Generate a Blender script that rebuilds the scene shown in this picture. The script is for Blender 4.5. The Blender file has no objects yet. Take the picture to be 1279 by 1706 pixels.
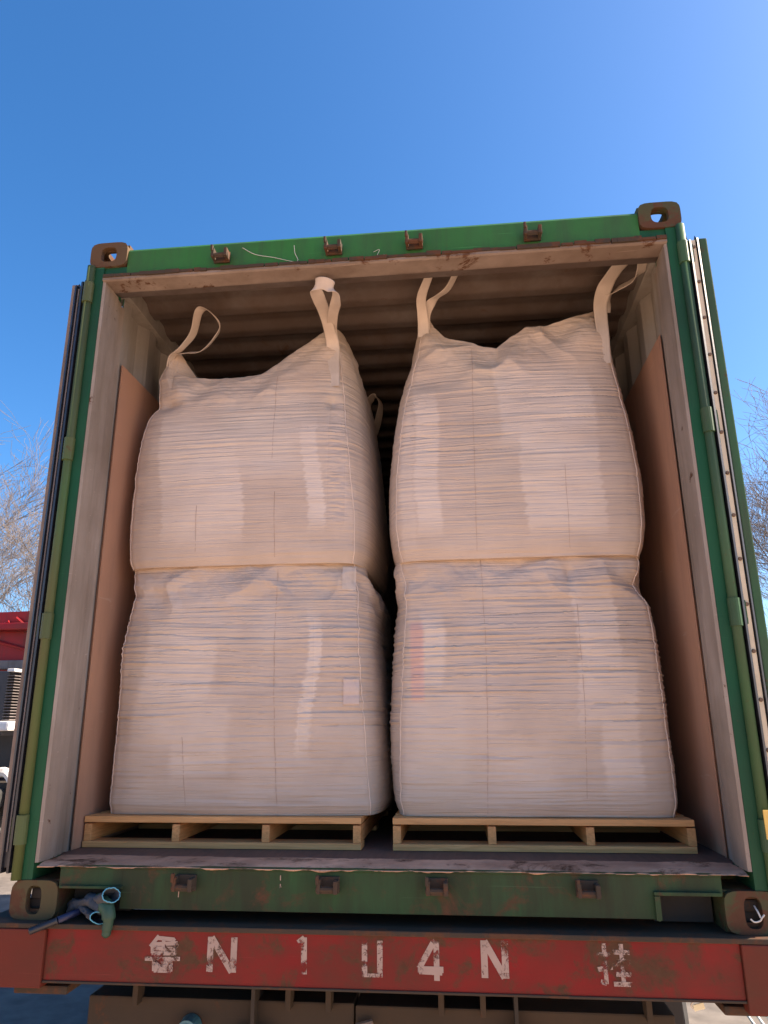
import bpy, bmesh, math, random
import numpy as np
from mathutils import Vector, Matrix

S = bpy.context.scene
COL = S.collection
random.seed(7)
rng = np.random.default_rng(11)

# ------------------------------------------------------------------ camera
CAM = np.array([0.287, -2.503, 0.613])
RIGHT = np.array([0.9948, 0.1029, -0.0061])
YAW, PIT, ROL, FPX = -0.1009, 0.2835, -0.0067, 1197.43
def _rot():
    fw = np.array([math.sin(YAW)*math.cos(PIT), math.cos(YAW)*math.cos(PIT), math.sin(PIT)])
    r = np.cross(fw, [0, 0, 1]); r /= np.linalg.norm(r); u = np.cross(r, fw)
    c, s = math.cos(ROL), math.sin(ROL)
    return np.stack([r*c+u*s, -r*s+u*c, fw], 1)
RM = _rot()
cam = bpy.data.objects.new('camera', bpy.data.cameras.new('camera'))
COL.objects.link(cam)
m = Matrix.Identity(4)
for i in range(3):
    m[i][0] = RM[i, 0]; m[i][1] = RM[i, 1]; m[i][2] = -RM[i, 2]; m[i][3] = CAM[i]
cam.matrix_world = m
cam.data.sensor_fit = 'HORIZONTAL'
cam.data.sensor_width = 36.0
cam.data.lens = FPX/1279*36
cam.data.clip_end = 2000
cam.data.clip_start = 0.05
S.camera = cam
def at(u, v, y):
    """a point of the place, from where it shows in the photo (1279 wide) and its depth y"""
    d = RM @ np.array([(u-639.5)/FPX, (853-v)/FPX, 1.0])
    return CAM + d*((y-CAM[1])/d[1])

# ------------------------------------------------------------------ light
SUN_EL, SUN_AZ = math.radians(40), math.radians(80)      # azimuth from +y towards +x
world = bpy.data.worlds.new('World'); S.world = world
world.use_nodes = True
wn = world.node_tree.nodes; wl_ = world.node_tree.links
sky = wn.new('ShaderNodeTexSky'); sky.sky_type = 'NISHITA'; sky.sun_disc = False
sky.sun_elevation = SUN_EL; sky.sun_rotation = SUN_AZ
sky.altitude = 0; sky.air_density = 0.9; sky.dust_density = 1.3; sky.ozone_density = 4.3
bg = wn['Background']; bg.inputs['Strength'].default_value = 0.084
hs = wn.new('ShaderNodeHueSaturation'); hs.inputs['Saturation'].default_value = 1.25
wl_.new(sky.outputs[0], hs.inputs['Color']); wl_.new(hs.outputs[0], bg.inputs['Color'])
sun = bpy.data.objects.new('sun', bpy.data.lights.new('sun', 'SUN')); COL.objects.link(sun)
sun.data.energy = 5.0; sun.data.angle = math.radians(0.53); sun.data.color = (1.0, 0.835, 0.67)
sd = Vector((math.sin(SUN_AZ)*math.cos(SUN_EL), math.cos(SUN_AZ)*math.cos(SUN_EL), math.sin(SUN_EL)))
sun.rotation_euler = sd.to_track_quat('Z', 'Y').to_euler()
sun.location = (20, 20, 30)
S.view_settings.view_transform = 'Standard'; S.view_settings.look = 'None'
S.view_settings.gamma = 1; S.view_settings.use_curve_mapping = False
S.view_settings.exposure = 1.70
S.render.engine = 'CYCLES'
S.cycles.max_bounces = 8; S.cycles.diffuse_bounces = 5

# ------------------------------------------------------------------ materials
class NT:
    def __init__(self, name):
        self.m = bpy.data.materials.new(name); self.m.use_nodes = True
        self.n = self.m.node_tree.nodes; self.l = self.m.node_tree.links
        self.b = self.n['Principled BSDF']; self.out = self.n['Material Output']
        self.geo = self.n.new('ShaderNodeNewGeometry')
    def pos(self, scale=(1, 1, 1)):
        mp = self.n.new('ShaderNodeMapping'); mp.inputs['Scale'].default_value = scale
        self.l.new(self.geo.outputs['Position'], mp.inputs['Vector']); return mp.outputs[0]
    def noise(self, scale, detail=4, rough=.55, vec=None, dist=0):
        t = self.n.new('ShaderNodeTexNoise'); t.inputs['Scale'].default_value = scale
        t.inputs['Detail'].default_value = detail; t.inputs['Roughness'].default_value = rough
        t.inputs['Distortion'].default_value = dist
        self.l.new(vec if vec else self.pos(), t.inputs['Vector']); return t.outputs['Fac']
    def ramp(self, fac, a, b, ca=(0, 0, 0, 1), cb=(1, 1, 1, 1)):
        r = self.n.new('ShaderNodeValToRGB'); e = r.color_ramp.elements
        e[0].position = a; e[0].color = ca; e[1].position = b; e[1].color = cb
        self.l.new(fac, r.inputs[0]); return r.outputs[0]
    def mix(self, fac, a, b, mode='MIX'):
        x = self.n.new('ShaderNodeMix'); x.data_type = 'RGBA'; x.blend_type = mode
        def put(s, v):
            if isinstance(v, (tuple, list)): s.default_value = tuple(v)[:3]+(1,)
            elif isinstance(v, (int, float)): s.default_value = v
            else: self.l.new(v, s)
        put(x.inputs[0], fac); put(x.inputs[6], a); put(x.inputs[7], b); return x.outputs[2]
    def math(self, op, a, b=0.0, clamp=False):
        x = self.n.new('ShaderNodeMath'); x.operation = op; x.use_clamp = clamp
        for i, v in enumerate((a, b)):
            if isinstance(v, (int, float)): x.inputs[i].default_value = v
            else: self.l.new(v, x.inputs[i])
        return x.outputs[0]
    def bump(self, h, strength=.3, dist=.002, prev=None):
        b = self.n.new('ShaderNodeBump'); b.inputs['Strength'].default_value = strength
        b.inputs['Distance'].default_value = dist; self.l.new(h, b.inputs['Height'])
        if prev: self.l.new(prev, b.inputs['Normal'])
        return b.outputs[0]
    def set(self, **k):
        for key, v in k.items():
            s = self.b.inputs[{'color': 'Base Color', 'rough': 'Roughness', 'metal': 'Metallic', 'normal': 'Normal',
                               'spec': 'Specular IOR Level', 'alpha': 'Alpha', 'sheen': 'Sheen Weight', 'coat': 'Coat Weight'}[key]]
            if isinstance(v, (tuple, list)): s.default_value = tuple(v)[:3]+(1,)
            elif isinstance(v, (int, float)): s.default_value = v
            else: self.l.new(v, s)
        return self.m

RUST = (.070, .032, .018); RUST2 = (.12, .058, .032); DIRT = (.055, .042, .03)
def painted(name, c1, c2, rust=.6, dirt=.5, rough=.5, streak=True, dirtcol=DIRT, soft=.07, rustcol=None):
    """old paint: two tones, vertical grime, ragged rust patches and chips"""
    t = NT(name)
    base = t.mix(t.ramp(t.noise(2.2, 5), .35, .65), c1, c2)
    grime = t.ramp(t.noise(6, 8, .65, t.pos((1, 1, .22 if streak else 1))), 1-dirt-.14, 1-dirt+.22)
    base = t.mix(t.math('MULTIPLY', grime, .75), base, dirtcol)
    base = t.mix(t.math('MULTIPLY', t.ramp(t.noise(1.25, 6, .6, dist=.6), .46, .68), .50), base, dirtcol)
    drip = t.ramp(t.noise(1, 6, .65, t.pos((26, 26, 1.3) if streak else (2.2, 9, 24))), .52, .72)
    base = t.mix(t.math('MULTIPLY', drip, .42), base, dirtcol)
    scr = t.ramp(t.noise(1, 3, .5, t.pos((3, 60, 110)), dist=.8), .70, .76)
    base = t.mix(t.math('MULTIPLY', scr, .30), base, tuple(min(1, x*2.2+.03) for x in c2))
    rc = t.mix(t.noise(38, 6, .7), rustcol or RUST, RUST2)
    rn = t.noise(7.5, 12, .72, dist=.4)
    rm = t.ramp(rn, rust, rust+soft)
    chip = t.ramp(t.noise(55, 6, .7), .70, .74)
    base = t.mix(rm, base, rc); base = t.mix(t.math('MULTIPLY', chip, .7), base, rc)
    rg = t.mix(rm, (rough,)*3, (.88,)*3)
    hb = t.bump(t.noise(90, 6, .7), .25, .002)
    hb = t.bump(rm, -.5, .0012, hb)
    return t.set(color=base, rough=rg, normal=hb, spec=.18)
GREEN = painted('green_paint', (.034, .150, .030), (.042, .175, .044), .63, .46, .5, dirtcol=(.045, .070, .035))
GREEN_DIRTY = painted('green_paint_grimy', (.026, .105, .034), (.034, .072, .032), .54, .62, .6, dirtcol=(.026, .022, .014), soft=.14)
GREEN_ROD = painted('green_paint_faded', (.060, .135, .040), (.085, .125, .045), .60, .50, .42, dirtcol=(.08, .07, .035))
GREEN_DARK = painted('green_paint_dark', (.010, .075, .034), (.016, .085, .036), .68, .35, .5, dirtcol=(.018, .035, .02))
CAST_RUST = painted('casting_rusty', (.12, .058, .03), (.085, .075, .035), .52, .5, .8, streak=False, dirtcol=(.09, .065, .035))
CAST_GREEN = painted('casting_green', (.050, .090, .035), (.095, .055, .03), .50, .55, .8, streak=False, dirtcol=(.065, .055, .03))
WHITE_IN = painted('interior_paint', (.38, .325, .275), (.30, .25, .21), .64, .50, .6, dirtcol=(.145, .11, .075), soft=.03)
WALL_IN = painted('interior_wall_paint', (.36, .33, .29), (.28, .26, .23), .70, .45, .6, dirtcol=(.19, .16, .13), soft=.03)
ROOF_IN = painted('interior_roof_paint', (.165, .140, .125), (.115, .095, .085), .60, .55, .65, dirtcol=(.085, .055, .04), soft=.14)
SILL_WORN = painted('threshold_worn_paint', (.72, .44, .29), (.50, .30, .20), .53, .52, .8, streak=False, dirtcol=(.22, .125, .08), soft=.12)
RED = painted('red_paint', (.25, .014, .013), (.17, .013, .011), .50, .47, .6, streak=False, dirtcol=(.085, .030, .018), soft=.10, rustcol=(.055, .028, .014))
RED_END = painted('red_paint_end_plate', (.16, .022, .013), (.12, .025, .015), .66, .4, .6, streak=False, dirtcol=(.085, .035, .02), soft=.1)
STEEL_RUST = painted('rusted_steel', (.070, .046, .03), (.05, .038, .028), .5, .5, .85, streak=False)
BROWN_STEEL = painted('brown_dusty_steel', (.080, .053, .034), (.055, .040, .027), .6, .45, .85)
DARK_STEEL = painted('dark_chassis_steel', (.03, .032, .032), (.045, .04, .036), .62, .5, .7)
TRUCK_RED = painted('truck_red_paint', (.40, .02, .025), (.28, .018, .022), .8, .25, .35)
GREY_STEEL = painted('grey_bumper_steel', (.22, .19, .18), (.17, .15, .14), .7, .4, .5)

def flat(name, c, rough=.6, metal=0, var=.15, scale=12, bump=.15, bscale=120):
    t = NT(name)
    d = tuple(x*(1-var) for x in c); e = tuple(min(1, x*(1+var)) for x in c)
    return t.set(color=t.mix(t.ramp(t.noise(scale, 6), .3, .7), d, e), rough=rough, metal=metal,
                 normal=t.bump(t.noise(bscale, 4), bump, .001))
RUBBER = flat('black_rubber', (.018, .019, .024), .38, 0, .3, 20, .3)
STRIP = flat('cream_aluminium_strip', (.74, .64, .44), .45, 0, .12, 10)
BOLT = flat('rusty_bolt', (.16, .10, .06), .7, 0, .3, 60)
BLACKBOX = flat('black_plastic', (.03, .032, .038), .5)
WHITE_P = flat('white_plastic', (.72, .70, .66), .4, 0, .1)
TYRE = flat('tyre_rubber', (.025, .024, .023), .85, 0, .2, 8)
EDGE = flat('weathered_door_edge', (.19, .14, .105), .7, 0, .3, 10)
GLOVE_GREY = flat('grey_glove_knit', (.055, .058, .066), .95, 0, .3, 18, .8, 500)
GLOVE_BLUE = flat('blue_grey_glove_coating', (.035, .05, .07), .8, 0, .3, 25)
CUFF = flat('light_blue_cuff_edging', (.10, .34, .45), .8, 0, .1, 30, .5, 600)
BLUE_P = flat('blue_grip', (.012, .018, .055), .5)
GREEN_RAG = flat('dark_green_glove_tip', (.02, .06, .035), .6)
TEAL = flat('teal_lamp_housing', (.06, .17, .20), .5)
STRING = flat('pale_string', (.62, .58, .50), .8)
YELLOW = flat('yellow_tag', (.62, .42, .10), .6)
TAG_W = flat('pale_yellow_tag', (.78, .74, .52), .6)

def wood(name, c1, c2, axis):
    t = NT(name)
    sc = (3, 30, 60) if axis == 0 else (30, 3, 60)
    ln = t.noise(1.4, 9, .6, t.pos(sc), dist=1.2)
    base = t.mix(t.ramp(ln, .35, .68), c1, c2)
    oi = t.n.new('ShaderNodeObjectInfo')
    base = t.mix(t.math('MULTIPLY', oi.outputs['Random'], .35), base, tuple(x*.62 for x in c1))
    kn = t.ramp(t.noise(9, 2, .4), .74, .80)
    base = t.mix(t.math('MULTIPLY', kn, .8), base, (.20, .09, .04))
    return t.set(color=base, rough=.7, normal=t.bump(ln, .25, .001))
WOOD_X = wood('pale_pine_board', (.86, .42, .15), (.58, .25, .075), 0)
WOOD_Y = wood('pale_pine_stringer', (.82, .38, .13), (.54, .22, .065), 1)
FLOOR_W = wood('dark_container_floor', (.16, .09, .065), (.10, .06, .045), 1)

def make_hardboard():
    t = NT('brown_hardboard')
    a = t.mix(t.ramp(t.noise(1.2, 6), .3, .7), (.47, .265, .165), (.40, .215, .135))
    a = t.mix(t.math('MULTIPLY', t.ramp(t.noise(1, 8, .7, t.pos((3, 3, .6))), .5, .7), .45), a, (.20, .115, .08))
    a = t.mix(t.math('MULTIPLY', t.ramp(t.noise(1, 3, .5, t.pos((60, 4, 40)), dist=1.0), .68, .74), .4), a, (.50, .36, .27))
    return t.set(color=a, rough=.62, normal=t.bump(t.noise(200, 3), .15, .0006))
HARDBOARD = make_hardboard()

def make_fabric():
    t = NT('woven_bag_fabric')
    at_ = t.n.new('ShaderNodeAttribute'); at_.attribute_name = 'pale_patch'
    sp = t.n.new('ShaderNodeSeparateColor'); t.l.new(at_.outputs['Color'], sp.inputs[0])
    pale_patch, pink, gloss = sp.outputs[0], sp.outputs[1], sp.outputs[2]
    n1 = t.noise(4, 6, .6)
    base = t.mix(t.ramp(n1, .3, .7), (.560, .450, .362), (.470, .370, .293))
    warm = t.ramp(t.noise(1.7, 2), .5, .75)
    base = t.mix(t.math('MULTIPLY', warm, .35), base, (.55, .475, .36))
    base = t.mix(t.math('MULTIPLY', pale_patch, .55), base, (.76, .655, .555))  # listed patches get a paler base colour
    base = t.mix(t.math('MULTIPLY', pink, .45), base, (.72, .33, .30))
    # fine horizontal creases of the woven cloth
    h1 = t.noise(1, 3, .55, t.pos((4, 4, 190)))
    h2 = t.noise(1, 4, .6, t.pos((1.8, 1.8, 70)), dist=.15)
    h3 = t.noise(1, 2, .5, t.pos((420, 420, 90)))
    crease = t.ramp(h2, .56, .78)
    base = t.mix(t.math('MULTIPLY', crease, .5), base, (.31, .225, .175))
    h4 = t.noise(1, 3, .6, t.pos((1.1, 1.1, 24)), dist=.3)
    nb = t.bump(h1, .50, .004); nb = t.bump(h2, .55, .009, nb); nb = t.bump(h4, .35, .015, nb); nb = t.bump(h3, .12, .0008, nb)
    rg = t.math('SUBTRACT', t.math('SUBTRACT', .53, t.math('MULTIPLY', pale_patch, .12)), t.math('MULTIPLY', gloss, .36))
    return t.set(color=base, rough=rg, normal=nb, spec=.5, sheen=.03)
FABRIC = make_fabric()
def make_web():
    t = NT('strap_webbing')
    h = t.noise(1, 2, .5, t.pos((300, 300, 40)))
    base = t.mix(t.ramp(t.noise(14, 4), .3, .7), (.56, .475, .40), (.47, .395, .33))
    return t.set(color=base, rough=.6, normal=t.bump(h, .4, .0012))
WEB = make_web()
SEAM = flat('brown_seam_thread', (.36, .25, .19), .8)
PIPING = flat('pale_seam_piping', (.66, .54, .44), .55)
PATCH = flat('glossy_label_pouch', (.53, .42, .355), .3, 0, .08, 30, .3, 200)

def make_letter(nm='worn_stencil_paint', lo=.583, hi=.668):
    t = NT(nm)
    w = t.noise(34, 10, .75, dist=.5)
    w2 = t.noise(8, 4, .6)
    k = t.math('ADD', t.math('MULTIPLY', w, .7), t.math('MULTIPLY', w2, .45))
    tr = t.n.new('ShaderNodeBsdfTransparent'); mx = t.n.new('ShaderNodeMixShader')
    a = t.ramp(k, lo, hi, (1, 1, 1, 1), (0, 0, 0, 1))
    t.set(color=t.mix(t.noise(20, 5), (.42, .30, .24), (.30, .21, .165)), rough=.75)
    t.l.new(a, mx.inputs[0]); t.l.new(tr.outputs[0], mx.inputs[1]); t.l.new(t.b.outputs[0], mx.inputs[2])
    t.l.new(mx.outputs[0], t.out.inputs[0]); return t.m
LETTER = make_letter(); LETTER_FLAKED = make_letter('flaked_stencil_paint', .556, .63)
def make_ground():
    t = NT('yard_ground')
    a = t.mix(t.ramp(t.noise(.35, 8), .35, .65), (.50, .345, .235), (.60, .425, .30))
    a = t.mix(t.ramp(t.noise(3, 10, .7), .4, .7), a, (.40, .28, .19))
    cr = t.n.new('ShaderNodeTexVoronoi'); cr.feature = 'DISTANCE_TO_EDGE'; cr.inputs['Scale'].default_value = .8
    t.l.new(t.pos(), cr.inputs['Vector'])
    a = t.mix(t.ramp(cr.outputs['Distance'], .0, .004), (.2, .15, .11), a)
    return t.set(color=a, rough=.9, normal=t.bump(t.noise(25, 8, .7), .5, .01))
GROUND = make_ground()
def make_bark(name, a, b):
    t = NT(name)
    return t.set(color=t.mix(t.noise(5, 4), a, b), rough=.9)
BARK = make_bark('grey_bark', (.20, .16, .13), (.30, .25, .20))
TWIG = make_bark('twig_bark', (.15, .125, .11), (.24, .20, .17))

# ------------------------------------------------------------------ object helpers
WL = {}
def thing(name, label, cat, loc=(0, 0, 0), group=None):
    o = bpy.data.objects.new(name, None); COL.objects.link(o); o.location = loc; o.empty_display_size = .2
    o['label'] = label; o['category'] = cat
    if group: o['group'] = group
    WL[o.name] = Vector(loc); return o
def link(name, me, mat, parent=None, loc=(0, 0, 0), label=None):
    """mesh given round loc (world); loc is kept as the object's own origin"""
    o = bpy.data.objects.new(name, me); COL.objects.link(o)
    if mat and not me.materials: me.materials.append(mat)
    L = Vector(loc); WL[o.name] = L
    if parent: o.parent = parent; o.location = L-WL[parent.name]
    else: o.location = L
    if label: o['label'] = label
    return o
def from_bm(bm, name, smooth=False):
    bmesh.ops.recalc_face_normals(bm, faces=bm.faces)
    me = bpy.data.meshes.new(name); bm.to_mesh(me); bm.free()
    if smooth: me.polygons.foreach_set('use_smooth', [True]*len(me.polygons))
    return me
def part(name, bm, mat, parent=None, smooth=False, label=None, loc=(0, 0, 0)):
    return link(name, from_bm(bm, name, smooth), mat, parent, loc, label)
def add_box(bm, x0, x1, y0, y1, z0, z1, bev=0.0, mtx=None):
    b = bmesh.new(); bmesh.ops.create_cube(b, size=1)
    for v in b.verts:
        v.co = Vector(((x0+x1)/2+v.co.x*(x1-x0), (y0+y1)/2+v.co.y*(y1-y0), (z0+z1)/2+v.co.z*(z1-z0)))
    if bev: bmesh.ops.bevel(b, geom=list(b.edges), offset=bev, segments=2, affect='EDGES', profile=.6)
    if mtx: b.transform(mtx)
    me = bpy.data.meshes.new('t'); b.to_mesh(me); b.free(); bm.from_mesh(me); bpy.data.meshes.remove(me)
def box(*a, bev=.003, mtx=None):
    bm = bmesh.new(); add_box(bm, *a, bev=bev, mtx=mtx); return bm
def add_prism(bm, poly, a0, a1, axis):
    """extrude a closed 2-D outline along an axis; poly holds the other two coordinates in x,y,z order"""
    def P(p, a):
        q = list(p); q.insert(axis, a); return q
    A = [bm.verts.new(P(p, a0)) for p in poly]; B = [bm.verts.new(P(p, a1)) for p in poly]
    n = len(poly)
    for i in range(n): bm.faces.new((A[i], A[(i+1) % n], B[(i+1) % n], B[i]))
    bm.faces.new(A); bm.faces.new(B[::-1])
def prism(poly, a0, a1, axis):
    bm = bmesh.new(); add_prism(bm, poly, a0, a1, axis); return bm
def add_tube(bm, pts, r, n=10, caps=True):
    pts = [Vector(p) for p in pts]; R = r if isinstance(r, (list, tuple)) else [r]*len(pts)
    rings = []; prev = None
    for i, p in enumerate(pts):
        t = (pts[min(i+1, len(pts)-1)]-pts[max(i-1, 0)]).normalized()
        if prev is None: a = t.orthogonal().normalized()
        else: a = (prev-t*prev.dot(t)).normalized()
        prev = a; b = t.cross(a)
        rings.append([bm.verts.new(p+(a*math.cos(2*math.pi*k/n)+b*math.sin(2*math.pi*k/n))*R[i]) for k in range(n)])
    for i in range(len(rings)-1):
        for k in range(n): bm.faces.new((rings[i][k], rings[i][(k+1) % n], rings[i+1][(k+1) % n], rings[i+1][k]))
    if caps: bm.faces.new(rings[0][::-1]); bm.faces.new(rings[-1])
def tube(pts, r, n=10):
    bm = bmesh.new(); add_tube(bm, pts, r, n); return bm
def spline(pts, n=8):
    P = [np.array(p, float) for p in pts]; P = [2*P[0]-P[1]]+P+[2*P[-1]-P[-2]]; out = []
    for i in range(1, len(P)-2):
        for k in range(n):
            t = k/n
            out.append(.5*((2*P[i])+(-P[i-1]+P[i+1])*t+(2*P[i-1]-5*P[i]+4*P[i+1]-P[i+2])*t*t+(-P[i-1]+3*P[i]-3*P[i+1]+P[i+2])*t**3))
    out.append(P[-2]); return out
def grid_mesh(name, P, close_u=False, smooth=True, attr=None):
    """P[j,i,3] -> mesh (built fast)"""
    nj, ni, _ = P.shape
    idx = np.arange(nj*ni).reshape(nj, ni)
    if close_u: idx = np.concatenate([idx, idx[:, :1]], 1)
    q = np.stack([idx[:-1, :-1], idx[:-1, 1:], idx[1:, 1:], idx[1:, :-1]], -1).reshape(-1, 4)
    me = bpy.data.meshes.new(name)
    me.vertices.add(nj*ni); me.vertices.foreach_set('co', P.reshape(-1).astype(np.float32))
    me.loops.add(len(q)*4); me.loops.foreach_set('vertex_index', q.reshape(-1).astype(np.int32))
    me.polygons.add(len(q)); me.polygons.foreach_set('loop_start', np.arange(0, len(q)*4, 4, dtype=np.int32))
    me.polygons.foreach_set('use_smooth', np.full(len(q), smooth))
    me.update(calc_edges=True)
    if attr is not None:
        ca = me.color_attributes.new('pale_patch', 'FLOAT_COLOR', 'POINT')
        ca.data.foreach_set('color', attr.reshape(-1).astype(np.float32))
    return me
# smooth value noise
TAB = rng.random((64, 64, 64)).astype(np.float32)
def vn(x, y, z=0.0):
    x, y, z = np.broadcast_arrays(np.asarray(x, float), np.asarray(y, float), np.asarray(z, float))
    xi, yi, zi = np.floor(x).astype(int), np.floor(y).astype(int), np.floor(z).astype(int)
    fx, fy, fz = x-xi, y-yi, z-zi
    fx, fy, fz = [t*t*t*(t*(t*6-15)+10) for t in (fx, fy, fz)]
    def T(a, b, c): return TAB[(xi+a) & 63, (yi+b) & 63, (zi+c) & 63]
    def L(a, b, t): return a+(b-a)*t
    return L(L(L(T(0,0,0), T(1,0,0), fx), L(T(0,1,0), T(1,1,0), fx), fy),
             L(L(T(0,0,1), T(1,0,1), fx), L(T(0,1,1), T(1,1,1), fx), fy), fz)*2-1
def fbm(x, y, z=0.0, o=4, g=.5):
    s = 0; a = 1; n = 0
    for k in range(o):
        s = s+a*vn(x*2**k+17*k, y*2**k+5*k, np.asarray(z)*2**k+9*k); n += a; a *= g
    return s/n
def sstep(a, b, x):
    t = np.clip((x-a)/(b-a), 0, 1); return t*t*(3-2*t)

# ------------------------------------------------------------------ ground
GZ = -1.15
xs = np.concatenate([-np.geomspace(900, 12, 14), np.linspace(-10, 10, 41), np.geomspace(12, 900, 14)])
X, Y = np.meshgrid(xs, xs)
Zg = GZ+.03*fbm(X*.3, Y*.3)*np.exp(-(X**2+Y**2)/3000)
g = link('ground', grid_mesh('ground', np.stack([X, Y, Zg], -1)), GROUND); g['kind'] = 'structure'

pa = [(x, 1.2+.5*float(vn(x*.8, 2.2))) for x in np.linspace(-60, 60, 160)]+[(x*2, 70+.8*float(vn(x*.5, 7.2))) for x in np.linspace(30, -30, 40)]  # dark sheet added over the yard; ground shade put into its colour
bm = bmesh.new(); bm.faces.new([bm.verts.new((x, y, GZ+.034)) for x, y in pa])
ap = part('shaded_ground_sheet', bm, flat('ground_shade_tone', (.135, .115, .098), .9, 0, .3, 6, .6, 80)); ap['kind'] = 'structure'
# ------------------------------------------------------------------ shipping container
H = 2.591; LEN = 6.058
con = thing('shipping_container', 'open green shipping container loaded on the red trailer', 'shipping container', (0, LEN/2, 0))

def plate_hole(bm, w, h, hw, hh, th, place, r_out=.0, hole_c=(0, 0)):
    """flat plate w x h of thickness th with a rounded hole; place maps (a,b,c) to the world"""
    n = 32; outer = []; inner = []
    for k in range(n):
        a = 2*math.pi*k/n; c, s = math.cos(a), math.sin(a)
        e = 5 if r_out else 40
        q = (abs(c)**e+abs(s)**e)**(1/e); outer.append((c/q*w/2, s/q*h/2))
        q = (abs(c)**3.2+abs(s)**3.2)**(1/3.2); inner.append((hole_c[0]+c/q*hw, hole_c[1]+s/q*hh))
    V = {}
    for nm, L in (('o', outer), ('i', inner)):
        for c in (0, th): V[nm, c] = [bm.verts.new(place(a, b, c)) for a, b in L]
    for k in range(n):
        j = (k+1) % n
        bm.faces.new((V['o', 0][k], V['o', 0][j], V['i', 0][j], V['i', 0][k]))
        bm.faces.new((V['o', th][k], V['i', th][k], V['i', th][j], V['o', th][j]))
        bm.faces.new((V['o', 0][k], V['o', th][k], V['o', th][j], V['o', 0][j]))
        bm.faces.new((V['i', 0][k], V['i', 0][j], V['i', th][j], V['i', th][k]))
def casting(sx, top, front, mat):
    cx = sx*(1.219-.081); z0 = H-.118 if top else -.004
    cz = z0+.059; yb = 0.0 if front else LEN; sy = 1 if front else -1; T = .026
    bm = bmesh.new()
    plate_hole(bm, .162, .118, .034 if top else .026, .035 if top else .043, T,
               lambda a, b, c: (cx+a, yb+sy*c, cz+b), r_out=1)
    plate_hole(bm, .178-2*T+.004, .114, .036, .030, T, lambda a, b, c: (sx*(1.2175-c), yb+sy*(.089+a), cz+b))
    plate_hole(bm, .158, .178-2*T+.004, .034, .050, T, lambda a, b, c: (cx+a, yb+sy*(.089+b), (z0+.1165-c) if top else (z0+.0015+c)))
    zc = z0+.001 if top else z0+.0915
    add_box(bm, cx-.079, cx+.079, min(yb+sy*T, yb+sy*.15), max(yb+sy*T, yb+sy*.15), zc, zc+.025)
    xi = sx*(1.219-.162+.0015)
    add_box(bm, min(xi, xi+sx*.02), max(xi, xi+sx*.02), min(yb+sy*T, yb+sy*.15), max(yb+sy*T, yb+sy*.15), z0+.027, z0+.091)
    add_box(bm, cx-.079, cx+.079, min(yb+sy*.152, yb+sy*.177), max(yb+sy*.152, yb+sy*.177), z0+.001, z0+.117)
    return part('corner_casting', bm, mat, con)
for sx in (-1, 1):
    for top in (0, 1):
        for front in (0, 1):
            c = casting(sx, top, front, CAST_RUST if sx < 0 else CAST_GREEN)
            if front and top: c['label'] = 'rusty brown corner casting' if sx < 0 else 'green and rust corner casting'

# rear corner posts : green outer section, pale inner reveal with its channel
GREEN_ROD2 = painted('green_paint_rod', (.036, .115, .048), (.055, .12, .055), .60, .5, .5, dirtcol=(.05, .055, .035))
for sx in (-1, 1):
    rodm = GREEN_ROD if sx < 0 else GREEN_ROD2
    g_ = [(1.153, .004), (1.199, .004), (1.199, .03), (1.212, .045), (1.212, .17), (1.153, .17)]
    part('corner_post', prism([(sx*a, b) for a, b in g_], .1145, H-.1185, 2), GREEN_DARK, con)
    r_ = [(1.152, .006), (1.141, .010), (1.139, .078), (1.143, .082), (1.1435, .130), (1.150, .136), (1.153, .178),
          (1.160, .184), (1.160, .225), (1.174, .245), (1.2115, .245), (1.2115, .1715), (1.1525, .1715)]
    part('post_reveal', prism([(sx*a, b) for a, b in r_], .166, 2.405, 2), WHITE_IN, con)
    # hinge rod and sleeves
    part('hinge_rod', tube([(sx*1.2055, -.004, .115), (sx*1.2055, -.004, H-.118)], .0165, 14), rodm, con, True)
    for z in (2.345, 1.645, .955, .27):
        bm = tube([(sx*1.206, -.006, z-.046), (sx*1.206, -.006, z+.046)], .0205, 16)
        add_box(bm, *sorted((sx*1.206, sx*1.245)), -.006, .012, z-.04, z+.04, .003)
        part('hinge', bm, rodm, con)
    # stain-coloured scale on the rods
# rear header
hd = [(.006, 2.421), (.004, 2.432), (.012, 2.440), (.012, 2.548), (.022, 2.562), (.17, 2.566), (.17, 2.443), (.1045, 2.427)]
part('header', prism([(a, b) for a, b in hd][:], -1.0565, 1.0565, 0), GREEN, con)
for sx in (-1, 1):
    part('header_gusset', prism(hd[:3]+[(.012, 2.472), (.17, 2.472), (.17, 2.443), (.1045, 2.427)],
         *sorted((sx*1.0566, sx*1.1525)), 0), GREEN_DARK, con)
part('header_lip', prism([(.004, 2.4205), (-.001, 2.419), (-.002, 2.407), (.006, 2.402), (.085, 2.402), (.088, 2.4075), (.103, 2.4095), (.103, 2.426)],
     -1.1525, 1.1525, 0), painted('header_lip_paint', (.31, .255, .215), (.23, .18, .15), .56, .52, .7, streak=False, dirtcol=(.14, .10, .075), soft=.05), con)
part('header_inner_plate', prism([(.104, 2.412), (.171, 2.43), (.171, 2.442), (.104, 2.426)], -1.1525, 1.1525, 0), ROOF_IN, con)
bm = bmesh.new(); xx = -1.15                       # ragged rusty edge left from the old rain gutter
while xx < 1.15:
    w = random.uniform(.02, .09); e = random.uniform(.0, .006)
    add_box(bm, xx, min(xx+w, 1.1515), -.006-e, .0035, 2.4185-e*1.2, 2.4295+random.uniform(-.003, .005), .001); xx += w+random.choice((0, 0, .004))
part('rusty_gutter_edge', bm, STEEL_RUST, con)
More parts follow.
